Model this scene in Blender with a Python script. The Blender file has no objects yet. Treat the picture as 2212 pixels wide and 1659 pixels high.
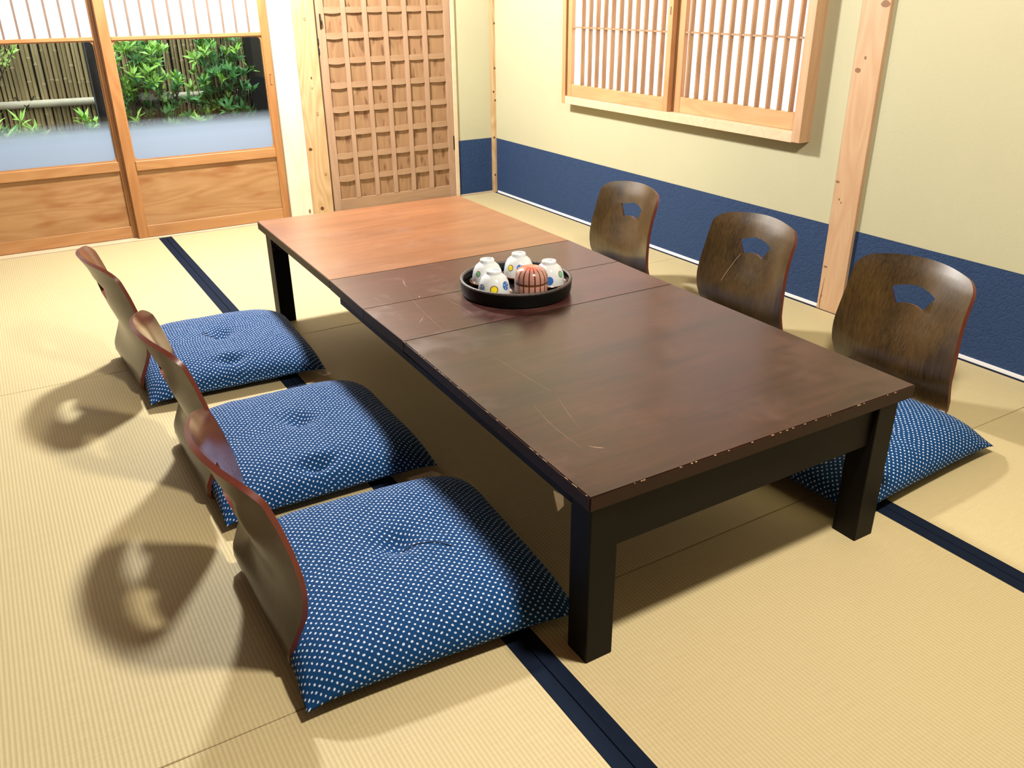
import bpy, bmesh, math, random
from mathutils import Vector, Matrix, Euler, noise
from mathutils.geometry import delaunay_2d_cdt
random.seed(7)
SC = bpy.context.scene
COL = SC.collection
PI = math.pi

# ------------------------------------------------------------------ camera
cam_d = bpy.data.cameras.new('camera')
cam_d.sensor_fit = 'HORIZONTAL'; cam_d.sensor_width = 36.0
cam_d.lens = 36.0 * 1814.785 / 2212.0
cam_d.clip_start = 0.02
cam = bpy.data.objects.new('camera', cam_d); COL.objects.link(cam)
cam.location = (0, 0, 1.0545)
cam.rotation_euler = (1.1336, 0.0089, -0.5442)
SC.camera = cam

# ------------------------------------------------------------------ world, lights, exposure
SC.view_settings.view_transform = 'Standard'
SC.view_settings.look = 'None'
SC.view_settings.exposure = 0.0
SC.view_settings.gamma = 1.0
SC.view_settings.use_curve_mapping = False
w = bpy.data.worlds.new('world'); SC.world = w; w.use_nodes = True
bg = w.node_tree.nodes['Background']
bg.inputs[0].default_value = (0.86, 0.94, 1.0, 1); bg.inputs[1].default_value = 7.5

def lamp(name, loc, power, color, radius):
    d = bpy.data.lights.new(name, 'POINT'); d.energy = power; d.color = color
    d.shadow_soft_size = radius
    o = bpy.data.objects.new(name, d); COL.objects.link(o); o.location = loc
    return o
lamp('room_lamp_far', (1.00, 3.44, 1.80), 315, (1.0, 0.97, 0.93), 0.085)
lamp('room_lamp_near', (1.02, 0.56, 1.82), 180, (1.0, 0.89, 0.75), 0.085)

# ------------------------------------------------------------------ node helpers
class N:
    def __init__(s, name):
        s.m = bpy.data.materials.new(name); s.m.use_nodes = True
        s.t = s.m.node_tree; s.b = s.t.nodes['Principled BSDF']; s.out = s.t.nodes['Material Output']
    def n(s, typ, **kw):
        nd = s.t.nodes.new(typ)
        for k, v in kw.items(): setattr(nd, k, v)
        return nd
    def l(s, a, b): s.t.links.new(a, b)
    def set(s, **kw):
        for k, v in kw.items():
            s.b.inputs[k.replace('_', ' ')].default_value = v
    def coord(s, scale=(1, 1, 1), kind='Object', rot=(0, 0, 0), rnd=0.0):
        tc = s.n('ShaderNodeTexCoord'); mp = s.n('ShaderNodeMapping')
        mp.inputs['Scale'].default_value = scale; mp.inputs['Rotation'].default_value = rot
        s.l(tc.outputs[kind], mp.inputs['Vector'])
        if rnd:
            oi = s.n('ShaderNodeObjectInfo'); mul = s.n('ShaderNodeMath', operation='MULTIPLY')
            s.l(oi.outputs['Random'], mul.inputs[0]); mul.inputs[1].default_value = rnd
            cb = s.n('ShaderNodeCombineXYZ')
            for i in range(3): s.l(mul.outputs[0], cb.inputs[i])
            s.l(cb.outputs[0], mp.inputs['Location'])
        return mp.outputs[0]
    def noise(s, vec, scale=5, detail=3, rough=0.5, dist=0.0):
        nd = s.n('ShaderNodeTexNoise'); nd.inputs['Scale'].default_value = scale
        nd.inputs['Detail'].default_value = detail; nd.inputs['Roughness'].default_value = rough
        nd.inputs['Distortion'].default_value = dist
        s.l(vec, nd.inputs['Vector']); return nd.outputs['Fac']
    def ramp(s, fac, stops):
        nd = s.n('ShaderNodeValToRGB'); cr = nd.color_ramp
        while len(cr.elements) < len(stops): cr.elements.new(0.5)
        for e, (p, c) in zip(cr.elements, stops):
            e.position = p; e.color = (*c, 1) if len(c) == 3 else c
        s.l(fac, nd.inputs[0]); return nd.outputs[0]
    def mix(s, fac, a, b, mode='MIX'):
        nd = s.n('ShaderNodeMix', data_type='RGBA', blend_type=mode)
        for sock, v in ((nd.inputs[0], fac), (nd.inputs[6], a), (nd.inputs[7], b)):
            if hasattr(v, 'is_output'): s.l(v, sock)
            elif isinstance(v, (int, float)): sock.default_value = v
            else: sock.default_value = (*v, 1)
        return nd.outputs[2]
    def math(s, op, a, b=None, clamp=False):
        nd = s.n('ShaderNodeMath', operation=op); nd.use_clamp = clamp
        for i, v in enumerate((a, b)):
            if v is None: continue
            if hasattr(v, 'is_output'): s.l(v, nd.inputs[i])
            else: nd.inputs[i].default_value = v
        return nd.outputs[0]
    def bump(s, h, strength=0.3, dist=0.002):
        nd = s.n('ShaderNodeBump'); nd.inputs['Strength'].default_value = strength
        nd.inputs['Distance'].default_value = dist
        s.l(h, nd.inputs['Height']); s.l(nd.outputs[0], s.b.inputs['Normal']); return nd
    def base(s, c):
        if hasattr(c, 'is_output'): s.l(c, s.b.inputs['Base Color'])
        else: s.b.inputs['Base Color'].default_value = (*c, 1)

def srgb(r, g, b):
    f = lambda v: (v / 255 / 12.92) if v / 255 <= 0.04045 else ((v / 255 + 0.055) / 1.055) ** 2.4
    return (f(r), f(g), f(b))

def plain(name, col, rough=0.5, metallic=0.0, bump=None, var=0.0, spec=0.5):
    n = N(name); n.set(Roughness=rough, Metallic=metallic); n.b.inputs['Specular IOR Level'].default_value = spec
    if var:
        f = n.noise(n.coord(), 30, 3)
        n.base(n.mix(f, tuple(c * (1 - var) for c in col), tuple(min(1, c * (1 + var)) for c in col)))
    else: n.base(col)
    if bump: n.bump(n.noise(n.coord(), bump[0], 4), bump[1], bump[2])
    return n.m

def wood(name, light, dark, axis='z', rough=0.5, grain=1.0, ring=9.0, contrast=0.5, coat=0.0, spots=None, rnd=3.0):
    """procedural timber: fine streaks plus broader growth-ring figure along an axis"""
    n = N(name)
    sc = {'x': (1.2, 16, 16), 'y': (16, 1.2, 16), 'z': (16, 16, 1.2)}[axis]
    v = n.coord(sc, rnd=rnd)
    fine = n.noise(v, 5.0 * grain, 5, 0.65)
    sc2 = {'x': (0.5, 3.2, 3.2), 'y': (3.2, 0.5, 3.2), 'z': (3.2, 3.2, 0.5)}[axis]
    v2 = n.coord(sc2, rnd=rnd)
    bro = n.noise(v2, 2.2, 2, 0.5, 0.4)
    rings = n.math('FRACT', n.math('MULTIPLY', bro, ring))
    rings = n.math('PINGPONG', rings, 0.5)
    f = n.math('ADD', n.math('MULTIPLY', fine, 0.6), n.math('MULTIPLY', rings, 0.9))
    c = n.ramp(f, [(0.5 - contrast / 2, dark), (0.5 + contrast / 2, light)])
    if spots:
        s2 = n.noise(n.coord(spots[0], rnd=rnd), spots[1], 2, 0.5)
        m = n.ramp(s2, [(spots[2], (0, 0, 0)), (spots[3], (1, 1, 1))])
        c = n.mix(m, c, spots[4])
    n.base(c); n.set(Roughness=rough)
    n.b.inputs['Coat Weight'].default_value = coat
    n.b.inputs['Coat Roughness'].default_value = 0.15
    n.bump(fine, 0.12, 0.001)
    return n.m

# ------------------------------------------------------------------ materials
def m_tatami():
    n = N('tatami_rush')
    v = n.coord((1, 1, 1))
    sep = n.n('ShaderNodeSeparateXYZ'); n.l(v, sep.inputs[0])
    # warp grooves every 7.4 mm across x, fine rush strands across y
    wav = n.math('SINE', n.math('MULTIPLY', sep.outputs[0], 2 * PI / 0.0078))
    wy = n.math('SINE', n.math('MULTIPLY', sep.outputs[1], 2 * PI / 0.0042))
    st = n.noise(n.coord((18, 420, 1)), 1.0, 3, 0.6)
    big = n.noise(n.coord((1.4, 1.4, 1)), 2.0, 3, 0.5)
    c1 = n.mix(st, srgb(178, 163, 120), srgb(198, 186, 148))
    c2 = n.mix(n.ramp(big, [(0.35, (0, 0, 0)), (0.7, (1, 1, 1))]), c1, srgb(190, 177, 135))
    g = n.ramp(wav, [(0.0, (0.88, 0.865, 0.83)), (0.35, (1, 1, 1))])
    n.base(n.mix(1.0, c2, g, 'MULTIPLY'))
    h = n.math('ADD', n.math('MULTIPLY', wav, 1.0), n.math('ADD', n.math('MULTIPLY', wy, 0.45), n.math('MULTIPLY', st, 0.8)))
    n.bump(h, 0.25, 0.0006); n.set(Roughness=0.62)
    n.b.inputs['Specular IOR Level'].default_value = 0.35
    return n.m
def m_plaster(name, col, s=0.25, fine=160):
    n = N(name); f = n.noise(n.coord(), fine, 5, 0.65); f2 = n.noise(n.coord(), 2.5, 3)
    n.base(n.mix(f2, tuple(c * 0.94 for c in col), tuple(min(1, c * 1.05) for c in col)))
    n.bump(f, s, 0.002); n.set(Roughness=0.92); n.b.inputs['Specular IOR Level'].default_value = 0.2
    return n.m
def m_bluepaper():
    n = N('indigo_wall_paper')
    f = n.noise(n.coord(), 60, 5, 0.7, 1.5)
    vn = n.n('ShaderNodeTexVoronoi', feature='DISTANCE_TO_EDGE'); vn.inputs['Scale'].default_value = 45
    n.l(n.coord((1, 1, 1)), vn.inputs['Vector'])
    h = n.math('ADD', f, n.math('MULTIPLY', n.ramp(vn.outputs[0], [(0, (0, 0, 0)), (0.12, (1, 1, 1))]), 0.25))
    n.base(n.mix(f, srgb(12, 40, 78), srgb(34, 66, 108))); n.bump(h, 0.8, 0.004)
    n.set(Roughness=0.8); return n.m
def m_cushion():
    n = N('indigo_dotted_cotton')
    uv = n.coord((1, 1, 1), 'UV')
    def lattice(off):
        mp = n.n('ShaderNodeMapping'); mp.inputs['Scale'].default_value = (1 / 0.0150, 1 / 0.0136, 0)
        mp.inputs['Location'].default_value = (off, off, 0); n.l(uv, mp.inputs['Vector'])
        # little irregularity in every dot
        nz = n.n('ShaderNodeTexNoise'); nz.inputs['Scale'].default_value = 90; n.l(uv, nz.inputs['Vector'])
        add = n.n('ShaderNodeVectorMath', operation='MULTIPLY_ADD'); n.l(nz.outputs['Color'], add.inputs[0])
        add.inputs[1].default_value = (0.34, 0.34, 0); n.l(mp.outputs[0], add.inputs[2])
        fr = n.n('ShaderNodeVectorMath', operation='FRACTION'); n.l(add.outputs[0], fr.inputs[0])
        sb = n.n('ShaderNodeVectorMath', operation='SUBTRACT'); n.l(fr.outputs[0], sb.inputs[0]); sb.inputs[1].default_value = (0.5, 0.5, 0)
        mu = n.n('ShaderNodeVectorMath', operation='MULTIPLY'); n.l(sb.outputs[0], mu.inputs[0]); mu.inputs[1].default_value = (1, 1, 0)
        ln = n.n('ShaderNodeVectorMath', operation='LENGTH'); n.l(mu.outputs[0], ln.inputs[0])
        return n.ramp(ln.outputs['Value'], [(0.120, (1, 1, 1)), (0.160, (0, 0, 0))])
    d = n.math('MAXIMUM', lattice(0.0), lattice(0.5))
    weave = n.noise(n.coord((900, 900, 1), 'UV'), 1.0, 2)
    blue = n.mix(weave, srgb(1, 42, 86), srgb(5, 68, 122))
    n.base(n.mix(d, blue, srgb(196, 208, 232)))
    n.set(Roughness=0.85); n.b.inputs['Specular IOR Level'].default_value = 0.2
    n.b.inputs['Sheen Weight'].default_value = 0.0
    n.bump(weave, 0.15, 0.0005)
    return n.m
def m_tabletop(name, light, dark, haze=0.25):
    n = N(name)
    v = n.coord((1.3, 15, 15)); fine = n.noise(v, 5, 5, 0.6)
    bro = n.noise(n.coord((0.8, 5, 5)), 1.6, 3, 0.5, 0.8)
    c = n.ramp(n.math('ADD', n.math('MULTIPLY', fine, 0.5), n.math('MULTIPLY', bro, 0.6)), [(0.36, dark), (0.74, light)])
    # worn varnish patches, with a milky sheen painted into the colour
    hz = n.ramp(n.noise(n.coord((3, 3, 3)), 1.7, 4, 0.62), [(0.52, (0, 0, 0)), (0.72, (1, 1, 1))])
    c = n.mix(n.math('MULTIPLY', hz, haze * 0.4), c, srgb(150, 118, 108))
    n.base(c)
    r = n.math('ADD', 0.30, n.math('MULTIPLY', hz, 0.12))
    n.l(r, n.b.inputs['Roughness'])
    n.b.inputs['Coat Weight'].default_value = 0.12; n.b.inputs['Coat Roughness'].default_value = 0.16
    n.b.inputs['Specular IOR Level'].default_value = 0.32
    n.bump(fine, 0.05, 0.0006)
    return n.m
def m_backrest():
    n = N('stained_bentwood_face')
    fine = n.noise(n.coord((60, 60, 3), rnd=2), 3, 5, 0.7)
    bro = n.noise(n.coord((5, 5, 3), rnd=2), 2, 3)
    c = n.ramp(n.math('ADD', n.math('MULTIPLY', fine, 0.55), n.math('MULTIPLY', bro, 0.5)), [(0.34, srgb(26, 18, 8)), (0.68, srgb(82, 61, 28))])
    n.base(c); n.set(Roughness=0.3); n.b.inputs['Coat Weight'].default_value = 0.4; n.b.inputs['Coat Roughness'].default_value = 0.2
    return n.m
def m_glass():
    n = N('window_glass')
    tr = n.n('ShaderNodeBsdfTransparent'); tr.inputs[0].default_value = (0.93, 0.96, 0.95, 1)
    gl = n.n('ShaderNodeBsdfGlossy'); gl.inputs['Roughness'].default_value = 0.02
    fr = n.n('ShaderNodeFresnel'); fr.inputs['IOR'].default_value = 1.45
    mx = n.n('ShaderNodeMixShader'); n.l(fr.outputs[0], mx.inputs[0]); n.l(tr.outputs[0], mx.inputs[1]); n.l(gl.outputs[0], mx.inputs[2])
    # frosted privacy film: opaque at the bottom, fading out upwards
    g = n.n('ShaderNodeNewGeometry'); sp = n.n('ShaderNodeSeparateXYZ'); n.l(g.outputs['Position'], sp.inputs[0])
    mask = n.ramp(n.math('MULTIPLY', sp.outputs[2], 1.0), [(0.455, (0.97, 0.97, 0.97)), (0.49, (0.8, 0.8, 0.8)), (0.515, (0.35, 0.35, 0.35)), (0.545, (0, 0, 0))])
    df = n.n('ShaderNodeBsdfDiffuse'); df.inputs[0].default_value = (*srgb(170, 184, 206), 1)
    tl = n.n('ShaderNodeBsdfTranslucent'); tl.inputs[0].default_value = (*srgb(180, 200, 214), 1)
    fm = n.n('ShaderNodeMixShader'); fm.inputs[0].default_value = 0.5; n.l(df.outputs[0], fm.inputs[1]); n.l(tl.outputs[0], fm.inputs[2])
    fin = n.n('ShaderNodeMixShader'); n.l(mask, fin.inputs[0]); n.l(mx.outputs[0], fin.inputs[1]); n.l(fm.outputs[0], fin.inputs[2])
    n.l(fin.outputs[0], n.out.inputs['Surface'])
    return n.m
def m_shoji(strength):
    n = N('backlit_shoji_paper')
    f = n.noise(n.coord(), 40, 4)
    n.base((0.85, 0.85, 0.85)); n.set(Roughness=0.9)
    n.l(n.mix(f, (0.96, 0.96, 1.0), (1, 1, 1)), n.b.inputs['Emission Color'])
    n.b.inputs['Emission Strength'].default_value = strength
    return n.m
def m_leaf(name, a, b):
    n = N(name); f = n.noise(n.coord(), 14, 2)
    n.base(n.mix(f, a, b)); n.set(Roughness=0.4)
    n.b.inputs['Transmission Weight'].default_value = 0.0
    n.b.inputs['Subsurface Weight'].default_value = 0.0
    return n.m

M = dict(
    tatami=m_tatami(),
    border=plain('navy_tatami_border_cloth', srgb(11, 23, 42), 0.9, bump=(900, 0.2, 0.0005), var=0.15, spec=0.15),
    wall=m_plaster('sand_plaster', srgb(180, 177, 147)),
    ceil=m_plaster('dark_cedar_board', srgb(70, 52, 36), 0.1),
    blue=m_bluepaper(),
    white=plain('white_trim', (0.85, 0.85, 0.85), 0.5),
    shoji=m_shoji(0.88), glass=m_glass(),
    cushion=m_cushion(),
    thread=plain('navy_thread', srgb(14, 34, 70), 0.8),
    paper_tag=plain('paper_tag', srgb(225, 215, 190), 0.8),
    # timbers
    hinoki=wood('cypress_frame', srgb(192, 148, 104), srgb(176, 126, 82), 'z', 0.5, contrast=0.9),
    hinoki_y=wood('cypress_frame_y', srgb(200, 156, 112), srgb(186, 134, 90), 'y', 0.5, contrast=0.9),
    hinoki_x=wood('cypress_frame_x', srgb(222, 170, 102), srgb(200, 142, 80), 'x', 0.5, contrast=0.9),
    aged_z=wood('aged_cedar_z', srgb(166, 118, 70), srgb(144, 94, 50), 'z', 0.42, contrast=0.9),
    aged_x=wood('aged_cedar_x', srgb(172, 128, 82), srgb(152, 104, 60), 'x', 0.42, contrast=0.9),
    sillw=wood('pale_sill', srgb(210, 190, 160), srgb(198, 172, 138), 'x', 0.5, contrast=0.9),
    burl=wood('figured_board', srgb(168, 130, 88), srgb(140, 98, 56), 'x', 0.45, ring=11, contrast=1.2,
              spots=((2.0, 5, 7), 2.4, 0.52, 0.72, srgb(136, 86, 46))),
    palepost=wood('pale_post', srgb(212, 204, 184), srgb(200, 188, 162), 'z', 0.5, contrast=0.9),
    knotpost=wood('knotty_post', srgb(190, 164, 124), srgb(166, 128, 84), 'z', 0.5, ring=13, contrast=0.8),
    pinkpost=wood('pink_pine_post', srgb(194, 162, 128), srgb(178, 140, 104), 'z', 0.5, grain=1.6, contrast=0.9),
    muntin=wood('darkened_muntin', srgb(160, 122, 80), srgb(138, 100, 62), 'z', 0.5),
    old_muntin=plain('grey_door_muntin', srgb(112, 92, 78), 0.6, var=0.15),
    knot=plain('knot_dark', srgb(92, 50, 20), 0.5), knotl=plain('knot_ring', srgb(128, 92, 60), 0.6),
    lattice=wood('weathered_lattice', srgb(164, 134, 108), srgb(150, 118, 90), 'z', 0.6, contrast=0.9),
    lattice_x=wood('weathered_lattice_x', srgb(158, 127, 98), srgb(144, 112, 82), 'x', 0.6, contrast=0.9),
    lattice_board=wood('stained_door_board', srgb(150, 116, 82), srgb(128, 96, 64), 'z', 0.65, contrast=0.8,
                  spots=((13, 13, 4.2), 2.2, 0.57, 0.68, srgb(108, 74, 46))),
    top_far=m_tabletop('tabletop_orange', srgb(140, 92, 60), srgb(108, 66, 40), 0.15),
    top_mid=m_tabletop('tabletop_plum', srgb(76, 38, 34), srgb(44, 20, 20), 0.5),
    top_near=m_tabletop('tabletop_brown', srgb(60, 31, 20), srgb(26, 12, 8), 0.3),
    top_edge=plain('tabletop_edge', srgb(44, 26, 18), 0.5, var=0.2, spec=0.25),
    dark=plain('dark_table_frame', srgb(12, 9, 7), 0.5, var=0.15, spec=0.16),
    chip=plain('worn_bare_wood', srgb(158, 128, 100), 0.6),
    scratch=plain('pale_scratch', srgb(116, 92, 76), 0.6),
    back=m_backrest(),
    back_rim=plain('reddish_ply_edge', srgb(98, 46, 34), 0.35, var=0.2),
    back_rear=wood('reddish_bentwood', srgb(66, 44, 30), srgb(44, 28, 20), 'z', 0.34, contrast=0.9, coat=0.2),
    back_red=wood('red_brown_bentwood_face', srgb(96, 48, 36), srgb(66, 32, 26), 'z', 0.2, contrast=0.9, coat=0.5),
    tray=plain('black_lacquer_tray', srgb(9, 10, 11), 0.4, bump=(260, 0.6, 0.002), spec=0.22),
    tray_in=plain('black_lacquer', srgb(7, 7, 8), 0.25, spec=0.3),
    tray_rim=plain('worn_tray_rim', srgb(58, 50, 48), 0.45, bump=(300, 0.6, 0.002), var=0.4),
    porcelain=plain('white_porcelain', srgb(204, 212, 216), 0.12),
    saucer=plain('brown_glazed_saucer', srgb(120, 74, 46), 0.25, var=0.2),
    yel=plain('yellow_glaze', srgb(228, 214, 40), 0.2), grn=plain('green_glaze', srgb(104, 176, 138), 0.2),
    blu=plain('blue_glaze', srgb(52, 100, 176), 0.2), gry=plain('grey_blue_glaze', srgb(96, 116, 142), 0.2),
    ring=plain('brown_outline', srgb(128, 96, 60), 0.4), brass=plain('dark_metal', srgb(70, 60, 44), 0.4, 0.8),
    bamboo_rail=plain('grey_bamboo_rail', srgb(190, 180, 158), 0.5, var=0.15),
    rope=plain('black_palm_rope', srgb(28, 20, 16), 0.9),
    black=plain('black_painted_timber', srgb(16, 18, 22), 0.5),
    soil=plain('dark_soil', srgb(48, 40, 30), 0.95, bump=(40, 0.5, 0.01), var=0.4),
    twig=plain('dark_twig', srgb(56, 44, 30), 0.8),
    leaf_a=m_leaf('leaf_bright', srgb(112, 170, 56), srgb(170, 212, 100)),
    leaf_b=m_leaf('leaf_mid', srgb(52, 112, 60), srgb(104, 164, 90)),
    leaf_c=m_leaf('leaf_pale', srgb(140, 170, 84), srgb(196, 214, 130)),
)
def m_bamboo():
    n = N('split_bamboo')
    oi = n.n('ShaderNodeObjectInfo')
    base = n.ramp(oi.outputs['Random'], [(0, srgb(150, 132, 96)), (0.5, srgb(186, 168, 122)), (1, srgb(168, 146, 110))])
    f = n.noise(n.coord((30, 30, 4), rnd=5), 2, 3)
    n.base(n.mix(n.math('MULTIPLY', f, 0.5), base, srgb(112, 96, 68))); n.set(Roughness=0.5)
    return n.m
M['bamboo'] = m_bamboo()
def m_caddy(lid):
    n = N('striped_pottery_lid' if lid else 'striped_pottery_body')
    v = n.coord(); sp = n.n('ShaderNodeSeparateXYZ'); n.l(v, sp.inputs[0])
    ang = n.math('ARCTAN2', sp.outputs[1], sp.outputs[0])
    fr = n.math('FRACT', n.math('MULTIPLY', n.math('ADD', ang, 4.0), 18 / (2 * PI)))
    st = n.ramp(n.math('PINGPONG', fr, 0.5), [(0.10, (1, 1, 1)), (0.13, (0, 0, 0))])
    hatch = n.noise(n.coord((200, 200, 900)), 1, 2)
    pink = n.mix(hatch, srgb(188, 148, 138), srgb(140, 96, 82))
    c = n.mix(st, pink, srgb(78, 30, 16))
    if lid:
        r = n.math('SQRT', n.math('ADD', n.math('MULTIPLY', sp.outputs[0], sp.outputs[0]), n.math('MULTIPLY', sp.outputs[1], sp.outputs[1])))
        rd = n.ramp(n.math('MULTIPLY', r, 20.0), [(0.22, (1, 1, 1)), (0.62, (0, 0, 0))])
        c = n.mix(rd, c, n.mix(st, srgb(226, 92, 70), srgb(170, 20, 20)))
    n.base(c); n.set(Roughness=0.18); n.b.inputs['Coat Weight'].default_value = 0.5
    return n.m
M['caddy'] = m_caddy(False); M['caddy_lid'] = m_caddy(True)

# ------------------------------------------------------------------ object helpers
def tag(o, label=None, cat=None, group=None, kind=None):
    if label: o['label'] = label
    if cat: o['category'] = cat
    if group: o['group'] = group
    if kind: o['kind'] = kind
    return o
def empty(name, loc=(0, 0, 0), rz=0.0, label=None, cat=None, group=None, kind=None, parent=None):
    o = bpy.data.objects.new(name, None); COL.objects.link(o); o.empty_display_size = 0.05
    o.location = loc; o.rotation_euler = (0, 0, rz)
    if parent: o.parent = parent
    return tag(o, label, cat, group, kind)
def obj(name, bm, mats, parent=None, smooth=None, label=None):
    me = bpy.data.meshes.new(name)
    bmesh.ops.recalc_face_normals(bm, faces=bm.faces) if smooth != 'keep' else None
    bm.to_mesh(me); bm.free()
    for m in (mats if isinstance(mats, (list, tuple)) else [mats]): me.materials.append(m)
    if smooth:
        me.shade_smooth()
        if isinstance(smooth, (int, float)) and smooth is not True:
            me.set_sharp_from_angle(angle=math.radians(smooth))
    o = bpy.data.objects.new(name, me); COL.objects.link(o)
    if parent: o.parent = parent
    if label: o['label'] = label
    return o
def wloc(o):
    v = Vector((0, 0, 0))
    while o is not None: v += o.location; o = o.parent
    return v
def add_box(bm, x0, x1, y0, y1, z0, z1, off=(0, 0, 0), bevel=0.0, mi=0):
    vs = [bm.verts.new((x - off[0], y - off[1], z - off[2])) for x in (x0, x1) for y in (y0, y1) for z in (z0, z1)]
    fs = []
    for f in ((0, 1, 3, 2), (4, 6, 7, 5), (0, 4, 5, 1), (2, 3, 7, 6), (0, 2, 6, 4), (1, 5, 7, 3)):
        fc = bm.faces.new([vs[i] for i in f]); fc.material_index = mi; fs.append(fc)
    if bevel:
        es = list({e for f in fs for e in f.edges})
        bmesh.ops.bevel(bm, geom=es, offset=bevel, segments=1, affect='EDGES', profile=0.5, clamp_overlap=True)
    return vs
def box(name, b, mat, parent=None, bevel=0.0, label=None):
    """box in room coordinates; centred origin so that wood grain differs per piece"""
    bm = bmesh.new()
    c = Vector(((b[0] + b[1]) / 2, (b[2] + b[3]) / 2, (b[4] + b[5]) / 2))
    add_box(bm, *b, off=c, bevel=bevel)
    o = obj(name, bm, mat, parent, label=label)
    o.location = c - (wloc(parent) if parent else Vector((0, 0, 0)))
    return o
def struct(name, b, mat, bevel=0.0):
    o = box(name, b, mat, None, bevel); o['kind'] = 'structure'; return o
def add_tube(bm, pts, r, seg=8, cap=True, mi=0):
    pts = [Vector(p) for p in pts]; rings = []
    rs = r if isinstance(r, (list, tuple)) else [r] * len(pts)
    prev = None
    for i, p in enumerate(pts):
        t = (pts[min(i + 1, len(pts) - 1)] - pts[max(i - 1, 0)]).normalized()
        if prev is None: a = t.orthogonal().normalized()
        else: a = (prev - t * prev.dot(t)).normalized()
        prev = a; b = t.cross(a)
        rings.append([bm.verts.new(p + (a * math.cos(k * 2 * PI / seg) + b * math.sin(k * 2 * PI / seg)) * rs[i]) for k in range(seg)])
    for i in range(len(rings) - 1):
        for k in range(seg):
            f = bm.faces.new((rings[i][k], rings[i][(k + 1) % seg], rings[i + 1][(k + 1) % seg], rings[i + 1][k])); f.material_index = mi
    if cap:
        bm.faces.new(rings[0]).material_index = mi; bm.faces.new(rings[-1]).material_index = mi
def add_lathe(bm, prof, seg=40, center=(0, 0, 0), mi=0, wob=None):
    rings = []
    for r, z in prof:
        if r < 1e-5: rings.append([bm.verts.new((center[0], center[1], center[2] + z))])
        else:
            ring = []
            for k in range(seg):
                a = k * 2 * PI / seg; rr = r * (1 + (wob(a, z) if wob else 0))
                ring.append(bm.verts.new((center[0] + rr * math.cos(a), center[1] + rr * math.sin(a), center[2] + z)))
            rings.append(ring)
    for A, B in zip(rings[:-1], rings[1:]):
        for k in range(seg):
            k2 = (k + 1) % seg
            if len(A) == 1 and len(B) == 1: continue
            if len(A) == 1: f = bm.faces.new((A[0], B[k2], B[k]))
            elif len(B) == 1: f = bm.faces.new((A[k], A[k2], B[0]))
            else: f = bm.faces.new((A[k], A[k2], B[k2], B[k]))
            f.material_index = mi
def flat_knot(name, center, normal_axis, rx, rz, parent, mat, proud=0.0006, seg=10):
    """a knot: a thin oval disc of end grain set in the timber face"""
    bm = bmesh.new(); n = []
    for k in range(seg):
        a = k * 2 * PI / seg; u = rx * math.cos(a) * random.uniform(.85, 1.15); v = rz * math.sin(a) * random.uniform(.85, 1.15)
        n.append((u, v))
    for d in (0, 1):
        pass
    vs = []
    for d in (0.002, -proud):
        vs.append([bm.verts.new((u, d, v) if normal_axis == 'y' else (d, u, v)) for u, v in n])
    bm.faces.new(vs[0]); bm.faces.new(vs[1])
    for k in range(seg): bm.faces.new((vs[0][k], vs[0][(k + 1) % seg], vs[1][(k + 1) % seg], vs[1][k]))
    o = obj(name, bm, mat, parent); o.location = Vector(center) - wloc(parent); return o

# ------------------------------------------------------------------ room shell
XW, YB, ZB = 2.4527, 4.264, 0.3042
XL, YF, ZC = -1.21, -0.56, 2.35
T = 0.12
struct('ceiling', (XL - T, XW + T, YF - T, YB + T, ZC, ZC + 0.1), M['ceil'])
struct('wall_left', (XL - T, XL, YF - T, YB + T, -0.05, ZC), M['ceil'])
struct('wall_front', (XL, XW, YF - T, YF, -0.05, ZC), M['ceil'])
wr = empty('wall_right', (XW, 1.8, 0), kind='structure')
# right wall: sand plaster above, indigo paper below, hole for the window
WY0, WY1, WZ0, WZ1 = 2.085, 3.48, 0.60, 1.50
for b in ((XW, XW + T, YF, WY0, ZB, ZC), (XW, XW + T, WY1, YB + T, ZB, ZC), (XW, XW + T, WY0, WY1, ZB, WZ0), (XW, XW + T, WY0, WY1, WZ1, ZC)):
    box('plaster_field', b, M['wall'], wr)
box('indigo_paper_band', (XW - 0.001, XW + T, YF, YB, -0.05, ZB), M['blue'], wr)
wb = empty('wall_back', (2.33, YB, 0), kind='structure')
box('plaster_field', (2.221, XW, YB, YB + T, ZB, ZC), M['wall'], wb)
box('indigo_paper_band', (2.221, XW, YB - 0.001, YB + T, -0.05, ZB), M['blue'], wb)
box('plaster_field', (XL, 2.221, YB - 0.01, YB + T, 1.74, ZC), M['wall'], wb)
box('baseboard', (2.221, 2.44, YB - 0.006, YB, -0.005, 0.006), M['sillw'], wb)
bs = struct('baseboard_right', (XW - 0.006, XW + 0.002, YF, YB - 0.045, -0.005, 0.012), M['white'])

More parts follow.
